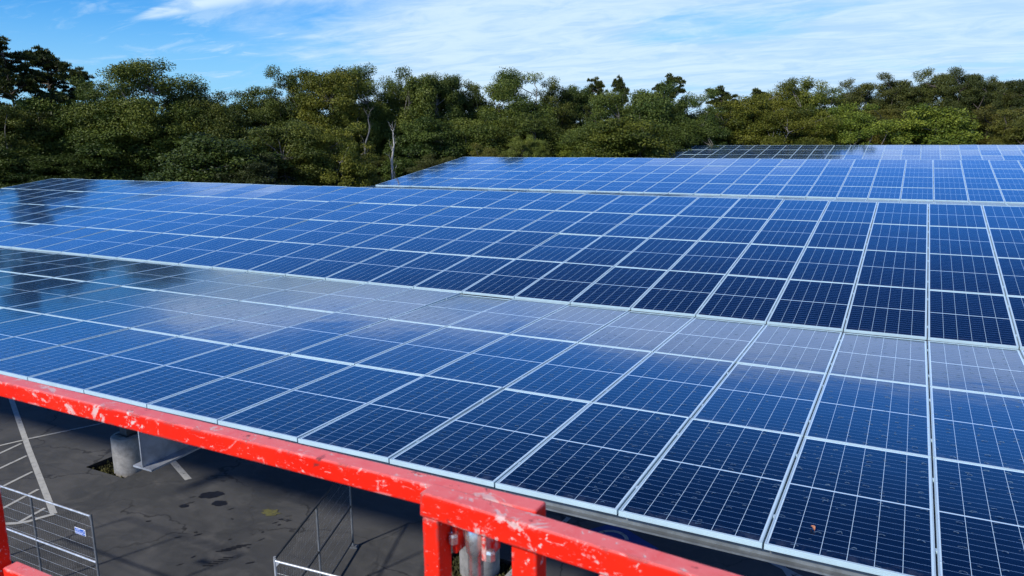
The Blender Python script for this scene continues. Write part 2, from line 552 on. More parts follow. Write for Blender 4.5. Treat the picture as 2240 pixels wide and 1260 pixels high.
# ------------------------------------------------------------------ ground
PITS = [(-18.5, -17.0, 11.38, 12.85), (-7.75, -6.40, 11.30, 12.35)]
xs = sorted({-400.0, 400.0, *[p[0] for p in PITS], *[p[1] for p in PITS]})
ys = sorted({-150.0, 600.0, *[p[2] for p in PITS], *[p[3] for p in PITS]})
g = MB()
for i in range(len(xs) - 1):
    for j in range(len(ys) - 1):
        cx, cy = (xs[i] + xs[i + 1]) / 2, (ys[j] + ys[j + 1]) / 2
        if any(p[0] < cx < p[1] and p[2] < cy < p[3] for p in PITS):
            continue
        g.add([(xs[i], ys[j], GZ), (xs[i + 1], ys[j], GZ), (xs[i + 1], ys[j + 1], GZ), (xs[i], ys[j + 1], GZ)], [(0, 1, 2, 3)])
tag(g.build('ground', ASPHALT, fix=False), kind='structure')
rng = random.Random(5)
for x0, x1, y0, y1 in PITS:
    q = MB()
    n = 16
    vs, fs = [], []
    for i in range(n + 1):
        for j in range(n + 1):
            e = min(i, j, n - i, n - j) == 0
            vs.append((x0 + (x1 - x0) * i / n, y0 + (y1 - y0) * j / n, GZ - 0.20 + (0 if e else rng.uniform(0, 0.09))))
    for i in range(n):
        for j in range(n):
            fs.append((i * (n + 1) + j, (i + 1) * (n + 1) + j, (i + 1) * (n + 1) + j + 1, i * (n + 1) + j + 1))
    q.add(vs, fs)
    # mossy tufts on the soil
    for k in range(500):
        cx, cy = rng.uniform(x0 + .05, x1 - .05), rng.uniform(y0 + .05, y1 - .05)
        a = rng.uniform(0, 6.28)
        s = rng.uniform(0.03, 0.07)
        h = rng.uniform(0.04, 0.12)
        zz = GZ - 0.17 + rng.uniform(0, 0.05)
        q.add([(cx - s * math.cos(a), cy - s * math.sin(a), zz), (cx + s * math.cos(a), cy + s * math.sin(a), zz), (cx + rng.uniform(-.03, .03), cy + rng.uniform(-.03, .03), zz + h)], [(0, 1, 2)])
    o = q.build('soil_bed', SOIL, fix=False)
    tag(o, kind='structure')
    e = MB()
    for a, b_ in (((x0, y0), (x1, y0)), ((x1, y0), (x1, y1)), ((x1, y1), (x0, y1)), ((x0, y1), (x0, y0))):
        e.add([(*a, GZ - 0.22), (*b_, GZ - 0.22), (*b_, GZ), (*a, GZ)], [(0, 1, 2, 3)])
    tag(e.build('ground_cut', CUT, fix=False), kind='structure')


def ribbon(name, pts, width, m, z=0.004):
    """a painted stripe on the asphalt following pts"""
    q = MB()
    pts = [Vector((p[0], p[1], 0)) for p in pts]
    vs = []
    for i, p in enumerate(pts):
        d = (pts[min(i + 1, len(pts) - 1)] - pts[max(i - 1, 0)]).normalized()
        s = Vector((-d.y, d.x, 0)) * width / 2
        vs += [(p.x - s.x, p.y - s.y, GZ + z), (p.x + s.x, p.y + s.y, GZ + z)]
    q.add(vs, [(2 * i, 2 * i + 2, 2 * i + 3, 2 * i + 1) for i in range(len(pts) - 1)])
    return tag(q.build(name, m, fix=False), kind='structure')


ribbon('road_marking', [(-34.0, 17.3), (-26.15, 13.85), (-20.99, 11.40), (-16.76, 9.44)], 0.14, WHITE)
for a, b_ in (((-21.81, 11.74), (-22.6, 9.6)), ((-21.62, 11.56), (-20.95, 8.9)), ((-20.62, 11.12), (-20.05, 8.6)), ((-19.47, 10.58), (-19.02, 8.6)),
              ((-18.33, 10.04), (-17.98, 8.62)), ((-17.22, 9.52), (-17.08, 8.86))):
    ribbon('road_marking', [a, b_], 0.085, WHITE, 0.008)
ribbon('road_marking', [(-16.74, 9.44), (-16.85, 9.19), (-16.92, 8.97), (-17.08, 8.79), (-17.38, 8.61), (-17.9, 8.50), (-24, 8.45)], 0.11, WHITE, 0.012)
ribbon('road_marking', [(-21.78, 11.85), (-20.95, 13.64), (-18.9, 18.1)], 0.10, WORN, 0.008)
ribbon('road_marking', [(-19.6, 13.9), (-16.66, 12.59), (-15.47, 12.06)], 0.16, WORN)
ribbon('road_marking', [(-4.2, 15.65), (-2.34, 14.82), (-1.86, 14.61), (-0.4, 13.92)], 0.11, WORN, 0.008)
ribbon('road_marking', [(-2.6, 16.2), (-1.8, 14.82), (-1.1, 13.6)], 0.11, WORN)
ribbon('road_marking', [(-6.35, 11.5), (-6.33, 12.3), (-6.2, 14.5)], 0.11, WORN)
# the blue accessible-bay square with its white wheel
bl = MB()
bl.add([(-5.75, 14.0, GZ + .004), (-5.2, 14.75, GZ + .004), (-4.02, 14.12, GZ + .004), (-4.55, 13.35, GZ + .004)], [(3, 2, 1, 0)])
tag(bl.build('road_marking', BLUE, fix=False), kind='structure')
wheel = [(-5.04 + 0.33 * math.cos(a), 14.05 + 0.33 * math.sin(a)) for a in [R(20 + 14 * k) for k in range(20)]]
ribbon('road_marking', wheel, 0.085, WORN, 0.008)
ribbon('road_marking', [(-5.04, 14.02), (-4.78, 13.72), (-4.62, 13.62)], 0.085, WORN, 0.012)
ribbon('road_marking', [(-5.25, 13.95), (-5.04, 14.02)], 0.085, WORN, 0.016)
rng = random.Random(11)


def blot(name, c, rx, ry, rot, m, z=0.004, rough=0.25, n=26):
    q = MB()
    vs = []
    ph = [rng.uniform(0, 6.28) for _ in range(4)]
    for k in range(n):
        a = 2 * math.pi * k / n
        s = 1 + rough * (0.5 * math.sin(2 * a + ph[0]) + 0.3 * math.sin(5 * a + ph[1]) + 0.3 * math.sin(9 * a + ph[2]))
        u, v = rx * s * math.cos(a), ry * s * math.sin(a)
        vs.append((c[0] + u * math.cos(rot) - v * math.sin(rot), c[1] + u * math.sin(rot) + v * math.cos(rot), GZ + z))
    q.add(vs, [tuple(range(n))])
    return tag(q.build(name, m, fix=False), kind='structure')


blot('road_stain', (-14.28, 11.72), 0.27, 0.19, 0.9, STAIN)
blot('road_stain', (-13.76, 11.50), 0.18, 0.14, 0.6, STAIN)
blot('road_stain', (-14.40, 11.04), 0.12, 0.08, 0.6, STAIN)
for k in range(24):
    blot('road_stain', (rng.choice([-12.2, -13.2, -11.6, -14.6, -12.0]) + rng.gauss(0, .35), rng.choice([12.3, 11.55, 9.8, 10.2, 12.0, 11.2]) + rng.gauss(0, .22)),
         rng.uniform(.02, .09), rng.uniform(.012, .035), rng.uniform(0.6, 1.4), STAIN, 0.005, 0.5, 14)
for k in range(5):
    ribbon('road_stain', [(-12.15 + k * .05, 9.95 + k * .09), (-11.9 + k * .05, 10.12 + k * .09)], 0.035, STAIN, 0.006)
    ribbon('road_stain', [(-11.95 + k * .03, 9.45 + k * .1), (-11.78 + k * .03, 9.55 + k * .1)], 0.035, STAIN, 0.006)
blot('road_marking', (-12.36, 11.70), 0.24, 0.13, 0.4, YELLOW, 0.009, 0.5)
# long sealed crack lines in the asphalt
#ribbon('road_stain', [(-16.2, 6.8), (-13.4, 9.1), (-11.37, 10.42), (-10.23, 12.1), (-9.6, 13.6)], 0.09, ASPHALT, 0.003)
#ribbon('road_stain', [(-16.5, 9.0), (-14.2, 10.6), (-12.0, 10.9), (-9.9, 10.7), (-7.4, 9.4)], 0.05, CUT, 0.003)

# ------------------------------------------------------------------ solar modules
fm = MB()
Y1 = PL
for lo, hi in (((-PW / 2, 0, -0.042), (PW / 2, LIP, 0.0)), ((-PW / 2, Y1 - LIP, -0.042), (PW / 2, Y1, 0.0)),
               ((-PW / 2, LIP, -0.042), (-PW / 2 + LIP, Y1 - LIP, 0.0)), ((PW / 2 - LIP, LIP, -0.042), (PW / 2, Y1 - LIP, 0.0))):
    fm.box(lo, hi)
# the fluted outer face of the front rail
for k in range(3):
    fm.box((-PW / 2 + .002, -0.002, -0.012 - k * 0.011), (PW / 2 - .002, 0.0, -0.006 - k * 0.011))
# clamps bridging the gap to the next module
for yc in (0.45, 1.68):
    fm.box((PW / 2 - .004, yc - .02, -0.03), (PW / 2 + .014, yc + .018, -0.005))
FRAME_ME = fm.mesh('frame', ALU)
gm = MB()
gm.box((-PW / 2 + LIP, LIP, -0.010), (PW / 2 - LIP, Y1 - LIP, -0.003))
GLASS_ME = gm.mesh('glass', GLASS)
GLASS_WET_ME = gm.mesh('glass', GLASS_WET)

# (x of seam 0, y and z of the front edge, tilt, rows, first column, last column)
BANKS = {
    'near_flat': (0.342, 5.095, -2.797, -0.20, (0, 1, 2), -31, 4, True),
    'near_tilt': (0.342, 11.605, -2.787, 7.40, (0, 1, 2, 3), -31, 4, False),
    'mid_flat': (0.682, 30.857 - 3 * RPITCH, -2.440, -0.20, (2,), -23, 5, False),
    'mid_tilt': (0.682, 30.857, -2.432, 7.40, (0, 1, 2, 3), -23, 5, False),
    'far_tilt': (0.241, 58.08 - 4 * RPITCH * math.cos(R(7.25)), -0.994 - 4 * RPITCH * math.sin(R(7.25)), 7.25, (1, 2, 3), -15, 7, False),
}
ROWNAMES = {
    ('near_flat', 0): 'front row just behind the red rail', ('near_flat', 1): 'second row of the flat front bank',
    ('near_flat', 2): 'back row of the flat front bank',
    ('near_tilt', 0): 'lowest row of the near tilted bank', ('near_tilt', 1): 'second row up the near tilted bank',
    ('near_tilt', 2): 'third row up the near tilted bank', ('near_tilt', 3): 'top row of the near tilted bank',
    ('mid_flat', 2): 'thin strip below the middle bank',
    ('mid_tilt', 0): 'lowest row of the middle bank', ('mid_tilt', 1): 'second row up the middle bank',
    ('mid_tilt', 2): 'third row up the middle bank', ('mid_tilt', 3): 'top row of the middle bank',
    ('far_tilt', 1): 'lowest visible row of the far bank', ('far_tilt', 2): 'middle row of the far bank', ('far_tilt', 3): 'top row of the far bank',
}
ORD = ('zeroth first second third fourth fifth sixth seventh eighth ninth tenth eleventh twelfth thirteenth fourteenth fifteenth sixteenth '
       'seventeenth eighteenth nineteenth twentieth').split()


def ordinal(n):
    if n <= 20:
        return ORD[n]
    if n < 30:
        return 'twenty-' + ORD[n - 20]
    if n == 30:
        return 'thirtieth'
    return 'thirty-' + ORD[n - 30]


def to_px(p):
    c = ROT @ Vector(p)
    return (1120 + F_PX * c[0] / c[2], 630 + F_PX * c[1] / c[2]) if c[2] > 0.1 else None


def clip_area(poly):
    """area of an image polygon inside the picture"""
    for ax, lim, sgn in ((0, 0, 1), (0, 2240, -1), (1, 0, 1), (1, 1260, -1)):
        o = []
        for i in range(len(poly)):
            a, b_ = poly[i], poly[(i + 1) % len(poly)]
            da, db = (a[ax] - lim) * sgn, (b_[ax] - lim) * sgn
            if da >= 0:
                o.append(a)
            if (da >= 0) != (db >= 0):
                t_ = da / (da - db)
                o.append((a[0] + (b_[0] - a[0]) * t_, a[1] + (b_[1] - a[1]) * t_))
        poly = o
        if len(poly) < 3:
            return 0
    return abs(sum(poly[i][0] * poly[(i + 1) % len(poly)][1] - poly[(i + 1) % len(poly)][0] * poly[i][1] for i in range(len(poly)))) / 2


mods = []
for bank, (x0, y0, z0, tilt, rows, c0, c1, wet) in BANKS.items():
    t_ = R(tilt)
    for r in rows:
        base = Vector((0, y0 + r * RPITCH * math.cos(t_), z0 + r * RPITCH * math.sin(t_)))
        row = []
        for c in range(c0, c1):
            x = x0 + (c + 0.5) * PITCH
            cs = [to_px((x + sx * PW / 2, base.y + u * PL * math.cos(t_), base.z + u * PL * math.sin(t_))) for sx, u in ((-1, 0), (1, 0), (1, 1), (-1, 1))]
            area = clip_area(cs) if all(cs) else 0
            if bank == 'mid_flat':
                area *= 0.3
            row.append([bank, r, c, x, base, t_, area, wet])
        seen = [q for q in row if q[6] > 8]
        last = max(q[2] for q in seen)
        firstc = min(q[2] for q in seen)
        for q in row:
            if bank.startswith('near') or firstc - 2 <= q[2] <= last + 2:  # near rows kept whole: modules out of view added to shade the ground
                mods.append(q + [last - q[2] + 1])
solo = set(id(q) for q in sorted(mods, key=lambda q: -q[6])[:300])
rng = random.Random(3)
rest = MB()
restf = MB()
proto = None
tail = []
for q in mods:
    bank, r, c, x, base, t_, area, wet, rank = q
    jit = (rng.gauss(0, 0.0030), rng.gauss(0, 0.0026))
    if id(q) in solo and area > 0:
        o = empty('solar_panel', (x, base.y, base.z), (t_ + jit[0], jit[1], 0))
        link('frame', FRAME_ME, o)
        link('glass', GLASS_WET_ME if wet else GLASS_ME, o)
        lab = 'solar panel, %s from the right edge, %s' % (ordinal(rank), ROWNAMES[(bank, r)])
        tag(o, lab, 'solar panel', 'solar panels on the carport roofs')
    else:
        tail.append((x, base, t_, jit))
# one object: the smallest, farthest modules, and unseen near ones added for their shade
if tail:
    vs, fs, mi = [], [], []
    for x, base, t_, jit in tail:
        M = Matrix.Translation((x, base.y, base.z)) @ Matrix.Rotation(t_ + jit[0], 4, 'X') @ Matrix.Rotation(jit[1], 4, 'Y')
        for part, k in ((fm, 0), (gm, 1)):
            o = len(vs)
            vs += [tuple(M @ Vector(p)) for p in part.v]
            fs += [tuple(i + o for i in f) for f in part.f]
            mi += [k] * len(part.f)


def far_glass():
    """the module glass again, addressed through a per-vertex module coordinate"""
    m = GLASS.copy()
    m.name = 'far_module_glass'
    t = NT(m.node_tree)
    old = [n for n in t.n if n.type == 'TEX_COORD'][0]
    at = t.new('ShaderNodeAttribute', attribute_name='module_co')
    for l in list(old.outputs['Object'].links):
        t.l.new(at.outputs['Vector'], l.to_socket)
    return m


if tail:
    me = bpy.data.meshes.new('solar_panels')
    me.from_pydata(vs, [], fs)
    me.materials.append(ALU)
    me.materials.append(far_glass())
    me.polygons.foreach_set('material_index', mi)
    at = me.attributes.new('module_co', 'FLOAT_VECTOR', 'POINT')
    one = [c for p in fm.v + gm.v for c in p]
    at.data.foreach_set('vector', one * len(tail))
    o = bpy.data.objects.new('solar_panels', me)
    COL.objects.link(o)
    tag(o, 'small distant solar panels and thin grazing strip, plus unseen near panels added for shade', 'solar panels', kind='stuff')

# ------------------------------------------------------------------ carport steel
def ibeam(h):
    return [(-.15, 0), (.15, 0), (.15, .022), (.008, .022), (.008, h - .022), (.15, h - .022), (.15, h), (-.15, h), (-.15, h - .022), (-.008, h - .022), (-.008, .022), (-.15, .022)]


CP = [(-.03, -.12), (.03, -.12), (.03, -.105), (-.024, -.105), (-.024, -.015), (.03, -.015), (.03, 0), (-.03, 0)]


def carport(name, label, ya, za, yv, zv, yb, zb, xl, xr, gx, front_drop, post_y):
    o = empty(name, (gx[0], post_y, GZ))
    off = -Vector((gx[0], post_y, GZ))
    tag(o, label, 'carport')

    def P(x, y, z):
        return Vector((x, y, z)) + off
    for x in gx:
        q = MB()
        q.loft(P(x, ya - 0.02, za - .162 - .61), P(x, yv, zv - .162 - .40), ibeam(.61), ibeam(.40))
        q.loft(P(x, yv + .01, zv - .162 - .40), P(x, yb - .3, zb - .162 - .56), ibeam(.40), ibeam(.56))
        q.build('girder', GALV, o)
        q = MB()
        q.box(P(x - .14, post_y - .14, GZ + .9), P(x + .14, post_y + .14, zv - .72))
        q.box(P(x - .22, post_y - .22, GZ + .9), P(x + .22, post_y + .22, GZ + .925))
        q.build('post', DARKST, o, 0.008)
    for (y0, z0, y1, z1, n) in ((ya, za, yv, zv, 6), (yv, zv, yb, zb, 8)):
        for k in range(n):
            f = (k + 0.0) / (n - 1)
            L = y1 - y0
            y = y0 + 0.085 + (L - 0.25) * f
            z = z0 + (z1 - z0) * (y - y0) / L
            q = MB()
            q.prism(P(xl, y, z - .044), P(xr, y, z - .044), CP)
            q.build('purlin', PURL, o)
    return o


A = BANKS['near_tilt']
tl = R(7.4)
carport('carport', 'nearest steel carport under the front solar banks, galvanised girder end showing below the red rail',
        5.095, -2.797, 11.59, -2.81, 11.605 + 4 * RPITCH * math.cos(tl), -2.787 + 4 * RPITCH * math.sin(tl), -32.4, 4.4, (-7.24, -17.45, -27.6, 3.2), 0, 11.95)
carport('carport', 'middle steel carport hidden under the solar bank with its left end at the trees',
        30.857 - 3 * RPITCH, -2.45, 30.84, -2.46, 30.857 + 4 * RPITCH * math.cos(tl), -2.432 + 4 * RPITCH * math.sin(tl), -23.6, 5.8, (-20.0, -9.6, 0.8), 0, 31.2)
F = BANKS['far_tilt']
carport('carport', 'far steel carport under the smallest, palest solar bank before the trees',
        F[1] - 3 * RPITCH, F[2] - .02, F[1] - .02, F[2] - .03, 58.08, -0.994, -15.5, 7.4, (-12.0, -2.0), 0, F[1])


def pier(x, y, r, label):
    o = empty('concrete_pier', (x, y, GZ))
    q = MB()
    q.lathe([(r * .99, -.2), (r, -.1), (r, .855), (r - .012, .885), (r - .04, .9), (.0, .9)])
    q.build('shaft', CONC, o)
    tag(o, label, 'concrete pier', 'round concrete piers under the near carport')


pier(-17.45, 11.95, .42, 'round concrete pier left of the galvanised girder end, dark post on top')
pier(-7.02, 11.95, .40, 'round concrete pier seen between the red posts behind the zinc latch')

# ------------------------------------------------------------------ temporary fences
def fence(a, b_, label, tube, sign=None):
    a, b_ = Vector(a), Vector(b_)
    d = (b_ - a)
    L = d.length
    o = empty('fence_panel', (a.x, a.y, GZ), (0, 0, math.atan2(d.y, d.x)))
    H = 1.83
    for x in (0.0, L / 2, L):
        q = MB()
        q.tube([(x, 0, .04), (x, 0, H + (.03 if x in (0, L) else -.02))], .021, 10)
        if x in (0, L):
            sx = .02 if x == 0 else -.02
            q.add([(x + sx, -.003, H - .02), (x + sx * 5, -.003, H - .02), (x + sx, -.003, H - .11)], [(0, 1, 2)])
            q.add([(x + sx, -.003, .15), (x + sx * 5, -.003, .15), (x + sx, -.003, .32)], [(0, 1, 2)])
            q.box((x - .06, -.10, 0.0), (x + .06, .10, .03))
        q.build('post', TUBE_D if x else tube[0], o)
    for z in (H - .01, 0.92, .14):
        q = MB()
        q.tube([(.02, 0, z), (L - .02, 0, z)], .0205, 10)
        q.build('rail', tube[1], o)
    q = MB()
    for k in range(1, 8):
        z = .14 + (H - .15) * k / 8
        q.tube([(.02, .0, z), (L - .02, .0, z)], .0021 if tube[1] is not DARKST else .0010, 4, False)
    n = int(L / .07)
    for k in range(1, n):
        x = L * k / n
        q.tube([(x, .004, .14), (x, .004, H - .02)], .0004, 3, False)
    q.build('wire_mesh', TUBE, o, fix=False)
    if sign:
        sxx, sz, sw, sh = sign
        q = MB()
        q.box((sxx, -.035, sz), (sxx + sw, -.027, sz + sh))
        s = q.build('sign_plate', SIGN_W, o, 0.004)
        q = MB()
        q.box((sxx + .015, -.038, sz + sh * .36), (sxx + sw - .015, -.0355, sz + sh * .93))
        q.box((sxx + .015, -.038, sz + sh * .07), (sxx + sw - .015, -.0355, sz + sh * .27))
        q.build('blue_field', SIGN_B, s)
        q = MB()
        rg = random.Random(2)
        x = sxx + .035
        while x < sxx + sw - .08:
            wd = rg.uniform(.008, .018)
            q.box((x, -.0405, sz + sh * .52), (x + wd, -.039, sz + sh * rg.uniform(.58, .62)))
            x += wd + .012
        q.box((sxx + .05, -.0405, sz + sh * .76), (sxx + sw * .55, -.039, sz + sh * .82))
        q.box((sxx + sw * .86, -.0405, sz + sh * .60), (sxx + sw * .90, -.039, sz + sh * .84))
        q.box((sxx + .04, -.0405, sz + sh * .15), (sxx + sw * .7, -.039, sz + sh * .20))
        q.build('lettering', SIGN_W, s)
    tag(o, label, 'fence panel', 'temporary fence panels on the asphalt')
    return o


fence((-15.98, 7.62), (-12.45, 7.64), 'wire fence panel with a small blue and white sign, lower left', (TUBE_D, TUBE), (3.06, 1.40, .30, .125))
fence((-8.50, 8.06), (-9.72, 11.37), 'wire fence panel running away from the corner post, dark sloping top rail', (TUBE, DARKST))
fence((-8.46, 8.02), (-4.95, 8.30), 'wire fence panel with bright top rail leading right from the corner post', (TUBE, TUBE))

# ------------------------------------------------------------------ lift basket
lift = empty('lift_basket', (-1.2, 1.25, -1.8))
LO = -Vector((-1.2, 1.25, -1.8))


def LP(x, y, z):
    return Vector((x, y, z)) + LO


def sq(w_, h_):
    return [(0, 0), (w_, 0), (w_, -h_), (0, -h_)]


def bar(name, a, b_, w_=.05, h_=.05, m=RED, bev=.006):
    q = MB()
    a, b_ = Vector(a), Vector(b_)
    d = (b_ - a).normalized()
    s = Vector((-d.y, d.x, 0)).normalized()
    u = d.cross(s) * -1
    if u.z < 0:
        u = -u
    vs = [p + LO + s * i * w_ - u * j * h_ for p in (a, b_) for i, j in ((0, 0), (1, 0), (1, 1), (0, 1))]
    q.add(vs, [(0, 1, 2, 3), (7, 6, 5, 4), (0, 4, 5, 1), (1, 5, 6, 2), (2, 6, 7, 3), (3, 7, 4, 0)])
    return q.build(name, m, lift, bev)


def post(name, x0, x1, y0, y1, z0, z1, bev=.005):
    q = MB()
    q.box(LP(x0, y0, z0), LP(x1, y1, z1))
    return q.build(name, RED, lift, bev)


bar('top_rail', (-3.10, 1.250, -.719), (-.604, 1.250, -.728))
bar('gate_rail', (-.838, 1.190, -.711), (.75, 1.190, -.802), .050, .055)
bar('mid_rail', (-2.555, 1.252, -1.384), (-.66, 1.252, -1.384), .05, .05)
post('gate_post', -.836, -.796, 1.192, 1.242, -1.75, -.767)
post('post', -.662, -.604, 1.252, 1.300, -1.75, -.779)
post('post', -2.645, -2.586, 1.252, 1.300, -1.75, -.771)
post('gate_post', -.452, -.395, 1.192, 1.242, -1.75, -.792)
# the spring latch hanging between the posts
q = MB()
c = LP(-.751, 1.262, 0)
q.lathe([(.0165, -1.75), (.0165, -.862), (.0205, -.855), (.0215, -.835), (.0215, -.803), (.0185, -.800), (.0175, -.815), (.015, -.86), (0, -.862)], (c.x, c.y, LO.z), 28)
q.build('latch_pin', CHROME, lift)
for x in (-.786, -.716):
    q = MB()
    q.box(LP(x - .006, 1.235, -.858), LP(x + .006, 1.298, -.779))
    q.build('latch_bracket', RED, lift, .003)
for x, z in ((-.786, -.82), (-.698, -.835)):
    q = MB()
    c = LP(x, 1.232, z)
    q.lathe([(0, .010), (.008, .009), (.0105, .003), (.0105, -.012), (0, -.012)], (c.x, c.y, c.z), 6, False)
    q.build('bolt', CHROME, lift)
tag(lift, 'scuffed red tubular guard rail of the lift basket across the bottom foreground', 'lift basket')

# a dry leaf on the front row
q = MB()
ln = 10
vs, fs = [], []
for i in range(ln + 1):
    f = i / ln
    wd = .013 * math.sin(math.pi * f) ** .8 + .0008
    for s in (-1, 0, 1):
        vs.append((.065 * f, wd * s, .004 + .010 * abs(s) + .012 * math.sin(math.pi * f)))
for i in range(ln):
    for s in (0, 1):
        fs.append((i * 3 + s, i * 3 + s + 1, i * 3 + s + 4, i * 3 + s + 3))
q.add(vs, fs)
o = q.build('fallen_leaf', LEAF_M, fix=False)
o.location = (-.42, 5.42, -2.797)
o.rotation_euler = (0, 0, R(118))
tag(o, 'curled orange leaf lying on a front row panel', 'leaf')

# ------------------------------------------------------------------ trees
def leaf_mesh(name, centres, normals, sizes, tint, m, narrow=0.5, rs=None):
    """one small pointed four-cornered leaf per centre"""
    n = len(centres)
    t1 = np.cross(normals, rs.normal(size=(n, 3)))
    t1 /= np.linalg.norm(t1, axis=1)[:, None] + 1e-9
    t2 = np.cross(normals, t1)
    s = sizes[:, None]
    V = np.empty((n, 4, 3))
    V[:, 0] = centres - t1 * s
    V[:, 1] = centres + t2 * s * narrow + normals * s * .12
    V[:, 2] = centres + t1 * s
    V[:, 3] = centres - t2 * s * narrow + normals * s * .12
    me = bpy.data.meshes.new(name)
    me.vertices.add(n * 4)
    me.vertices.foreach_set('co', V.reshape(-1).astype(np.float32))
    me.loops.add(n * 4)
    me.loops.foreach_set('vertex_index', np.arange(n * 4, dtype=np.int32))
    me.polygons.add(n)
    me.polygons.foreach_set('loop_start', np.arange(0, n * 4, 4, dtype=np.int32))
    me.update()
    me.validate()
    at = me.attributes.new('tint', 'FLOAT', 'POINT')
    at.data.foreach_set('value', np.repeat(tint, 4).astype(np.float32))
    me.materials.append(m)
    return me


def unit(a):
    return a / (np.linalg.norm(a, axis=-1, keepdims=True) + 1e-9)


def curve(a, b_, rg, bend, n=5):
    a, b_ = Vector(a), Vector(b_)
    L = (b_ - a).length
    o1 = Vector((rg.uniform(-1, 1), rg.uniform(-1, 1), rg.uniform(-.4, .4))) * bend * L
    o2 = Vector((rg.uniform(-1, 1), rg.uniform(-1, 1), rg.uniform(-.4, .4))) * bend * L * .6
    pts = []
    for i in range(n + 1):
        f = i / n
        pts.append(a.lerp(b_, f) + o1 * math.sin(math.pi * f) + o2 * math.sin(2 * math.pi * f))
    return pts


H0, W0 = 13.0, 7.0


def lobed(d, ph):
    """bumpy radius factor of a crown in direction d"""
    az_ = math.atan2(d[1], d[0])
    el = math.asin(max(-1, min(1, d[2])))
    return 0.86 + 0.10 * math.sin(3 * az_ + ph[0] + 2 * el) + 0.08 * math.sin(5 * az_ + ph[1]) * math.cos(el) + 0.07 * math.sin(6 * el + ph[2] + az_)


def oak(seed, ncl=240, per=330, holes=0.12, leaf=(.042, .082), low=0.12, flat=0.75, m=None, narrow=.55, trunk=True, rc=(.36, .70)):
    """broad tree: trunk, limbs and a domed crown of leaf clusters"""
    rs = np.random.RandomState(seed)
    rg = random.Random(seed)
    ph = [rg.uniform(0, 6.28) for _ in range(8)]
    tr = MB()
    lean = Vector((rg.uniform(-.6, .6), rg.uniform(-.5, .5), 0))
    fork = Vector((lean.x * .5, lean.y * .5, H0 * rg.uniform(.30, .42)))
    tr.tube(curve((0, 0, -.2), fork, rg, .05), [.24, .22, .20, .19, .18, .17], 8)
    limbs = []
    nl = rg.randint(5, 7)
    for k in range(nl):
        a = 2 * math.pi * (k + rg.uniform(-.3, .3)) / nl
        rr = rg.uniform(.35, .75) * W0 / 2
        e = Vector((math.cos(a) * rr + lean.x, math.sin(a) * rr + lean.y, H0 * rg.uniform(.62, .84)))
        pts = curve(fork - Vector((0, 0, rg.uniform(0, 1.2))), e, rg, .10, 9)
        tr.tube(pts, [.13 - .0125 * i for i in range(10)], 6)
        limbs += pts[3:]
    zc = H0 * .58
    C = []
    tries = 0
    while len(C) < ncl and tries < ncl * 6:
        tries += 1
        d = unit(rs.normal(size=3))
        if d[2] < -.2 and rg.random() < .5:
            continue
        rad = rg.random() ** (1 / 4.2)
        lb = lobed(d, ph)
        up = H0 * .385 if d[2] > 0 else H0 * (.46 - low)
        sq_ = (abs(d[0]) ** 2.6 + abs(d[1]) ** 2.6 + abs(d[2]) ** 2.6) ** (-1 / 2.6)
        p = np.array([d[0] * W0 / 2 * .9, d[1] * W0 / 2 * .9, d[2] * up]) * rad * lb * sq_
        p += np.array([lean.x, lean.y, zc])
        # gaps: leave out whole pockets of the crown
        nz_ = math.sin(p[0] * 1.3 + ph[3]) + math.sin(p[1] * 1.4 + ph[4]) + math.sin(p[2] * 1.5 + ph[5]) + .6 * math.sin((p[0] + p[2]) * 2.3 + ph[6])
        if nz_ < -1.9 + 3.2 * holes:
            continue
        C.append(p)
    cen, nor, siz, tin = [], [], [], []
    for c in C:
        r = rg.uniform(*rc)
        n = int(per * (r / .5) ** 1.7)
        d = unit(rs.normal(size=(n, 3)))
        d[:, 2] = d[:, 2] * .9 + .15
        rad = r * rs.uniform(.15, 1.15, size=(n, 1)) ** .6
        cen.append(c + d * rad * np.array([1.2, 1.2, flat]) + rs.normal(size=(n, 3)) * .05)
        nor.append(unit(d * .55 + rs.normal(size=(n, 3)) * .6 + np.array([0, 0, .32])))
        siz.append(rs.uniform(leaf[0], leaf[1], size=n))
        tin.append(np.clip(rg.uniform(.1, .75) + rs.normal(size=n) * .17, 0, 1))
        if trunk and rg.random() < .30:
            cv = Vector(c)
            l = min(limbs, key=lambda q_: (q_ - cv).length)
            tr.tube(curve(l, cv, rg, .10, 5), [.040, .034, .028, .022, .016, .010], 4, False)
    me = leaf_mesh('crown', np.concatenate(cen), np.concatenate(nor), np.concatenate(siz), np.concatenate(tin), m or OAK_LEAF, narrow, rs)
    return tr.mesh('trunk', BARK if m is None else PINE_BARK), me


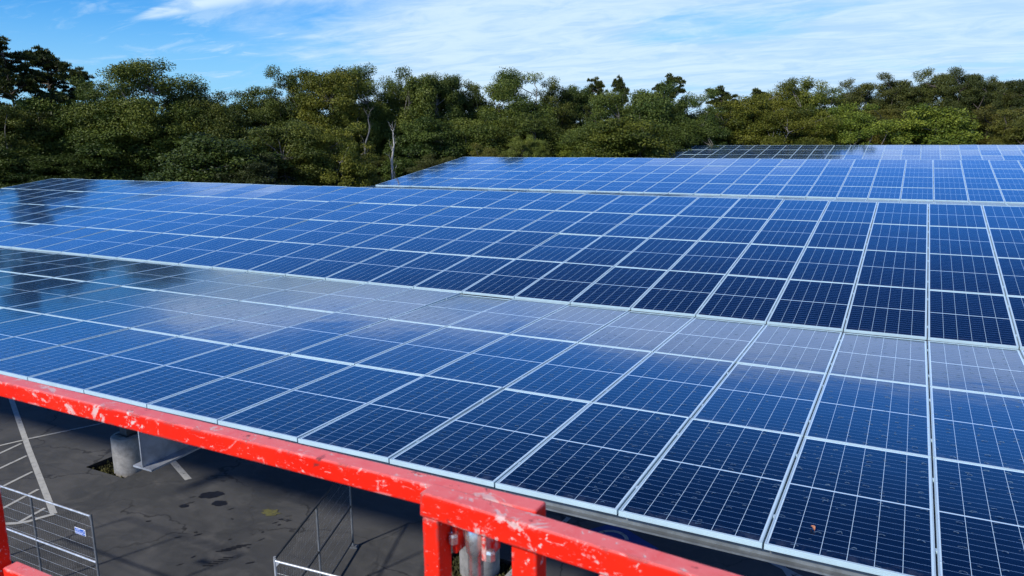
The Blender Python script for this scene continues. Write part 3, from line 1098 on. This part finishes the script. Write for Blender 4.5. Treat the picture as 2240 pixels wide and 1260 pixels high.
def pine(seed, bare=0.45, ntuft=150, wide=1.0, dense=1.0):
    rs = np.random.RandomState(seed)
    rg = random.Random(seed)
    tr = MB()
    top = Vector((rg.uniform(-.5, .5), rg.uniform(-.5, .5), H0 * .97))
    tp = curve((0, 0, -.2), top, rg, .03, 10)
    tr.tube(tp, [.21 - .018 * i for i in range(11)], 7)
    T = [top]
    nb = int(ntuft / 6)
    for k in range(nb):
        f = bare + (1 - bare) * (k + rg.random()) / nb
        i = min(int(f * 10), 9)
        s = tp[i].lerp(tp[i + 1], f * 10 - i)
        a = rg.uniform(0, 6.28)
        u = (f - bare) / (1 - bare)
        L = wide * (W0 / 2) * (.55 + .6 * math.sin(math.pi * min(1, .25 + u * .7))) * rg.uniform(.55, 1.0) * (1 - .55 * u)
        e = s + Vector((math.cos(a) * L, math.sin(a) * L, L * rg.uniform(.05, .45)))
        pts = curve(s, e, rg, .12, 5)
        tr.tube(pts, [.055, .045, .038, .03, .022, .012], 5, False)
        for j in range(6):
            q_ = pts[rg.randint(2, 5)] + Vector((rg.gauss(0, .35), rg.gauss(0, .35), rg.uniform(-.05, .4)))
            tr.tube([pts[3], q_], [.02, .008], 3, False)
            T.append(q_)
    cen, nor, siz, tin = [], [], [], []
    n = int(85 * dense)
    for c in T:
        r = rg.uniform(.30, .52)
        d = unit(rs.normal(size=(n, 3)))
        d[:, 2] = np.abs(d[:, 2]) * .8 - .1
        cen.append(np.array(c) + d * r * rs.uniform(.3, 1.0, size=(n, 1)) * np.array([1.1, 1.1, .75]))
        nor.append(unit(np.cross(d, rs.normal(size=(n, 3))) + .2 * d))
        siz.append(rs.uniform(.10, .20, size=n))
        tin.append(np.clip(rg.uniform(.1, .8) + rs.normal(size=n) * .15, 0, 1))
    me = leaf_mesh('crown', np.concatenate(cen), np.concatenate(nor), np.concatenate(siz), np.concatenate(tin), PINE_LEAF, .26, rs)
    return tr.mesh('trunk', PINE_BARK), me


def snag(seed):
    """thin weathered stem with an S bend near the top and broken twigs; its top is at H0"""
    rg = random.Random(seed)
    tr = MB()
    p = [Vector((-.10, 0, 0)), Vector((0, 0, H0 - 5)), Vector((-.05, .05, H0 - 3.0)), Vector((.0, .05, H0 - 2.3)), Vector((.12, 0, H0 - 1.7)), Vector((.50, 0, H0 - 1.15)), Vector((.62, .05, H0 - .75)), Vector((.50, .05, H0 - .3)), Vector((.62, 0, H0))]
    tr.tube(p, [.11, .095, .085, .08, .075, .062, .05, .035, .018], 7)
    for s, e, r in ((5, (1.05, .1, H0 - .55), .026), (7, (.15, .1, H0 + .45), .022), (3, (-.55, .1, H0 - 1.2), .03), (8, (1.0, .1, H0 + .5), .018), (2, (.7, .2, H0 - 1.9), .03)):
        pts = curve(p[s], e, rg, .16, 5)
        tr.tube(pts, [r, r * .8, r * .65, r * .5, r * .35, r * .2], 5, False)
        for k in range(4):
            a = pts[rg.randint(1, 4)]
            tr.tube(curve(a, a + Vector((rg.uniform(-.45, .45), rg.uniform(-.3, .3), rg.uniform(.05, .5))), rg, .2, 3), [r * .4, r * .3, r * .2, r * .1], 4, False)
    return tr.mesh('trunk', DEADWOOD if seed == 31 else GREYWOOD)


OAKS = [oak(11), oak(12, 170, 300, .2, (.052, .10), rc=(.5, .95)), oak(13), oak(14, 190, 380, .14, (.038, .075), rc=(.45, .85)), oak(15, ncl=130, holes=.42), oak(16, 200, 270, .15, (.06, .11), .02, rc=(.5, .9)), oak(17, ncl=170, holes=.3), oak(18, ncl=260, low=.02)]
PINES = [pine(21, .50, 240, 1.0, 1.15), pine(22, .46, 250, 1.15, 1.15), oak(23, 340, 300, .04, (.055, .10), .03, .62, PINE_LEAF, .34), oak(24, 340, 300, .08, (.055, .10), .03, .55, PINE_LEAF, .34), pine(25, .50, 200, .9, 1.2)]
SNAGS = [snag(31), snag(32)]


def ray(u, v):
    return ROT.transposed() @ Vector(((u - 1120) / F_PX, (v - 630) / F_PX, 1.0))


# each tree: bearing (picture column), crown-top row, crown width in metres, distance, kind, variant, tint, label
G, Y, DK, PALE, GREY = (1, 1, 1), (1.3, 1.15, .9), (.62, .70, .72), (1.65, 1.72, 1.35), (.95, 1.05, 1.25)
TREES = [
    (14, 100, 6.0, 57, 'p', 1, DK, 'tall dark pine at the left picture edge, sky between its branches'),
    (92, 116, 5.4, 60, 'p', 0, DK, 'dark pine with spreading bare lower limbs, second from the left edge'),
    (160, 154, 4.4, 62, 'p', 4, DK, 'small dark pine beside the right shoulder of the two tall left pines'),
    (12, 222, 6.5, 54, 'o', 0, G, 'low olive oak below the tall pine at the left edge'),
    (118, 208, 6.5, 56, 'o', 1, G, 'low rounded oak in front of the two dark left pines'),
    (212, 168, 5.6, 55, 'o', 2, DK, 'darker oak between the left pines and the broadest left oak'),
    (325, 131, 8.4, 53, 'o', 3, G, 'broad oak with the highest domed crown left of the sky dip'),
    (418, 172, 4.8, 55, 'o', 6, DK, 'thin-edged oak sloping down into the sky dip from the left'),
    (250, 262, 7.4, 53, 'o', 5, DK, 'dark low oak under the highest left dome'),
    (360, 268, 6.6, 52, 'o', 7, G, 'olive low oak above the corner of the near tilted bank'),
    (466, 208, 5.6, 52, 'o', 1, G, 'short oak standing in the dip of the treeline'),
    (545, 186, 5.4, 56, 'o', 6, G, 'sparse oak right of the sky dip, sky through its twigs'),
    (615, 148, 5.2, 55, 'o', 2, G, 'upright oak with pale forked limbs right of the sky dip'),
    (715, 138, 7.0, 53, 'o', 0, Y, 'brightest yellow-green oak of the left half, broad dome'),
    (795, 142, 5.0, 54, 'o', 3, G, 'oak with a small peaked top right of the brightest dome'),
    (500, 305, 7.6, 43, 'o', 5, DK, 'dark low oak below the sky dip'),
    (620, 262, 6.6, 46, 'o', 7, G, 'low oak below the pale forked limbs'),
    (740, 268, 4.6, 45, 'o', 2, Y, 'yellowish narrow oak below the brightest dome'),
    (850, 168, 3.4, 57, 'o', 4, G, 'thin sparse oak over the bleached dead trunk, sky gap beside it'),
    (905, 158, 5.0, 55, 'o', 1, G, 'oak with a level crown just right of the thin sparse oak'),
    (965, 152, 4.2, 56, 'o', 0, DK, 'oak with a small high tuft left of the lacy low-topped oak'),
    (1030, 172, 4.4, 58, 'o', 6, G, 'lacy low-topped oak before the wide middle dome'),
    (1115, 152, 7.4, 57, 'o', 3, G, 'wide dome-crowned oak in the middle of the treeline'),
    (1200, 172, 5.0, 59, 'o', 2, G, 'oak on the right shoulder of the wide middle dome'),
    (930, 268, 6.0, 49, 'o', 5, DK, 'dark oak right of the bleached dead trunk'),
    (1040, 252, 6.0, 51, 'o', 1, G, 'low oak under the lacy top, above the middle bank corner'),
    (1165, 248, 6.2, 52, 'o', 7, G, 'low oak under the right shoulder of the middle dome'),
    (1268, 178, 4.8, 61, 'o', 0, DK, 'oak just left of the two small pine tops'),
    (1303, 158, 2.9, 66, 'p', 4, DK, 'left one of the two small pine tops above the oaks'),
    (1356, 159, 2.6, 67, 'p', 0, DK, 'right one of the two small pine tops above the oaks'),
    (1345, 198, 6.6, 60, 'o', 3, G, 'oak below the two small pine tops'),
    (1432, 188, 6.6, 61, 'o', 1, GREY, 'grey-green oak below the flat wide pine top'),
    (1456, 157, 4.6, 69, 'p', 1, DK, 'flat wide pine top standing above the grey-green oak'),
    (1525, 194, 6.0, 62, 'o', 2, GREY, 'grey-green oak at the small dip left of the far bank corner'),
    (1370, 262, 7.2, 54, 'o', 5, Y, 'light olive low oak above the middle bank top edge'),
    (1265, 272, 6.0, 53, 'o', 0, G, 'low oak left of the light olive one'),
    (1590, 184, 5.4, 73, 'p', 1, DK, 'dark ragged pine top just right of the small dip'),
    (1662, 184, 4.8, 75, 'p', 4, DK, 'second dark ragged pine top right of the small dip'),
    (1712, 172, 5.6, 69, 'o', 4, Y, 'windblown feathery tree, left one of the two feathery tops'),
    (1772, 165, 6.2, 70, 'o', 6, Y, 'windblown feathery tree, right one of the two feathery tops'),
    (1630, 206, 7.6, 66, 'o', 7, Y, 'olive tree under the ragged pines, behind the far bank corner'),
    (1745, 235, 7.4, 64, 'o', 3, Y, 'full olive tree under the two feathery tops'),
    (1845, 222, 7.6, 67, 'o', 6, PALE, 'pale tree with bare forked branches showing on its left side'),
    (2045, 240, 8.6, 71, 'o', 5, PALE, 'palest yellow-green spreading tree over the far bank'),
    (1865, 174, 6.2, 84, 'p', 2, G, 'dense dark pine right of the feathery tops'),
    (1950, 168, 6.6, 87, 'p', 3, G, 'dense pine left of the highest right-hand pine dome'),
    (2040, 151, 8.0, 88, 'p', 2, G, 'highest rounded pine dome in the right part of the treeline'),
    (2115, 155, 6.0, 86, 'p', 3, DK, 'pine with a spiky top right of the highest pine dome'),
    (2180, 168, 6.0, 90, 'p', 2, G, 'dense pine second from the right picture edge'),
    (2240, 166, 6.0, 90, 'p', 3, DK, 'dense dark pine cut by the right picture edge'),
    (1930, 232, 7.4, 76, 'p', 3, Y, 'olive pine left of the palest spreading tree'),
    (2160, 232, 8.0, 78, 'p', 2, Y, 'olive pine right of the palest spreading tree'),
    (2245, 245, 7.0, 74, 'p', 3, Y, 'low olive pine at the right edge above the far bank'),
    (1490, 258, 6.4, 60, 'o', 0, DK, 'dark low oak left of the far bank corner'),
    (1132, 298, 2.8, 58, 'y', 2, PALE, 'young pine leader above the middle bank, left one of two'),
    (1172, 300, 2.8, 59, 'y', 3, PALE, 'young pine leader above the middle bank, right one of two'),
    (1060, 318, 3.6, 57, 'y', 3, Y, 'small bushy pine at the top corner of the middle bank'),
    (940, 338, 4.4, 55, 'y', 2, G, 'small bushy pine beside the left edge of the middle bank'),
    (830, 345, 5.0, 51, 'y', 3, G, 'small bushy pine at the lower left corner of the middle bank'),
    (760, 330, 4.0, 48, 'y', 2, G, 'bushy pine behind the near bank left of the dead trunk'),
    (560, 345, 5.0, 41, 'y', 3, DK, 'dark bushy pine behind the top edge of the near bank'),
    (1240, 306, 4.4, 52, 'o', 7, PALE, 'pale low shrub above the middle bank, left one of the pale pair'),
    (1335, 298, 5.0, 58, 'o', 5, PALE, 'pale low shrub above the middle bank, right one of the pale pair'),
    (130, 335, 7.0, 51, 'o', 7, DK, 'dark low shrub behind the left end of the near bank'),
    (20, 320, 6.0, 51, 'o', 5, DK, 'dark low shrub at the left picture edge'),
]
for (u, v, wd, dist, kind, var, tint, label) in TREES:
    if dist > 50 and u < 860:
        dist += 13
        wd *= 1.2
    elif 860 <= u <= 1290 and kind == 'o':
        dist += 12
        wd *= 1.2
    d = ray(u, v)
    hl = math.hypot(d.x, d.y)
    x, y = d.x / hl * dist, d.y / hl * dist
    H = d.z / hl * dist - GZ
    o = empty({'o': 'oak_tree', 'p': 'pine_tree', 'y': 'young_pine'}[kind], (x, y, GZ), (0, 0, (u * 7 + var * 2.1) % 6.28))
    tm, cm = OAKS[var] if kind == 'o' else PINES[var]
    s = H / (H0 * (.95 if kind == 'o' or var in (2, 3) else (1.04 if u > 400 else .99)))
    for nm, me in (('trunk', tm), ('crown', cm)):
        c = link(nm, me, o)
        c.scale = (wd / W0, wd / W0, s)
        f1, f2 = math.sin(u * 12.9) * .16, math.sin(u * 5.3 + 1) * .05
        c.color = (tint[0] * (1 + f1 + f2), tint[1] * (1 + f1), tint[2] * (1 + f1 - f2), 1)
    tag(o, label, 'tree' if kind != 'y' else 'young tree', 'trees behind the carports')
for (u, v, dist, k, rz, label) in ((853, 288, 46, 0, -.6, 'bleached thin dead trunk bending right before the dark trees'),
                                   (795, 250, 50, 1, 1.0, 'grey forked dead branches left of the bleached trunk')):
    d = ray(u, v)
    hl = math.hypot(d.x, d.y)
    o = empty('dead_tree', (d.x / hl * dist, d.y / hl * dist, GZ), (0, 0, rz))
    c = link('trunk', SNAGS[k], o)
    c.location = (0, 0, d.z / hl * dist - GZ - H0)
    c.scale = (.8, .8, 1) if k == 0 else (.6, .6, 1)
    tag(o, label, 'dead tree')

# the wood behind: one mass nobody could count
rs = np.random.RandomState(77)
rg = random.Random(77)
cen, nor, siz, tin = [], [], [], []
tb = MB()
for k in range(1300):
    u = rg.uniform(-500, 2750)
    d = ray(u, 300)
    hl = math.hypot(d.x, d.y)
    base = 64 + 2 * max(0, 1 - abs(u - 1050) / 250) + 32 * max(0, min(1, (u - 900) / 1100))
    dist = base + rg.uniform(9, 26)
    # crown centres stay below the near tree tops
    zc = GZ + rg.uniform(1.5, 9.0 + 2.2 * max(0, min(1, (u - 1200) / 800)))
    c = np.array([d.x / hl * dist, d.y / hl * dist, zc])
    r = rg.uniform(.9, 1.8)
    n = 150
    dd = unit(rs.normal(size=(n, 3)))
    cen.append(c + dd * r * rs.uniform(.4, 1.0, size=(n, 1)) * np.array([1.2, 1.2, .8]))
    nor.append(unit(dd * .6 + rs.normal(size=(n, 3)) * .5 + np.array([0, 0, .5])))
    siz.append(rs.uniform(.15, .26, size=n))
    tin.append(np.clip(rg.uniform(.0, .6) + rs.normal(size=n) * .15, 0, 1))
me = leaf_mesh('woodland', np.concatenate(cen), np.concatenate(nor), np.concatenate(siz), np.concatenate(tin), OAK_LEAF, .6, rs)
o = bpy.data.objects.new('woodland', me)
o.color = (.75, .8, .8, 1)
COL.objects.link(o)
tag(o, 'dark woodland mass behind the nearer trees', 'woodland', kind='stuff')
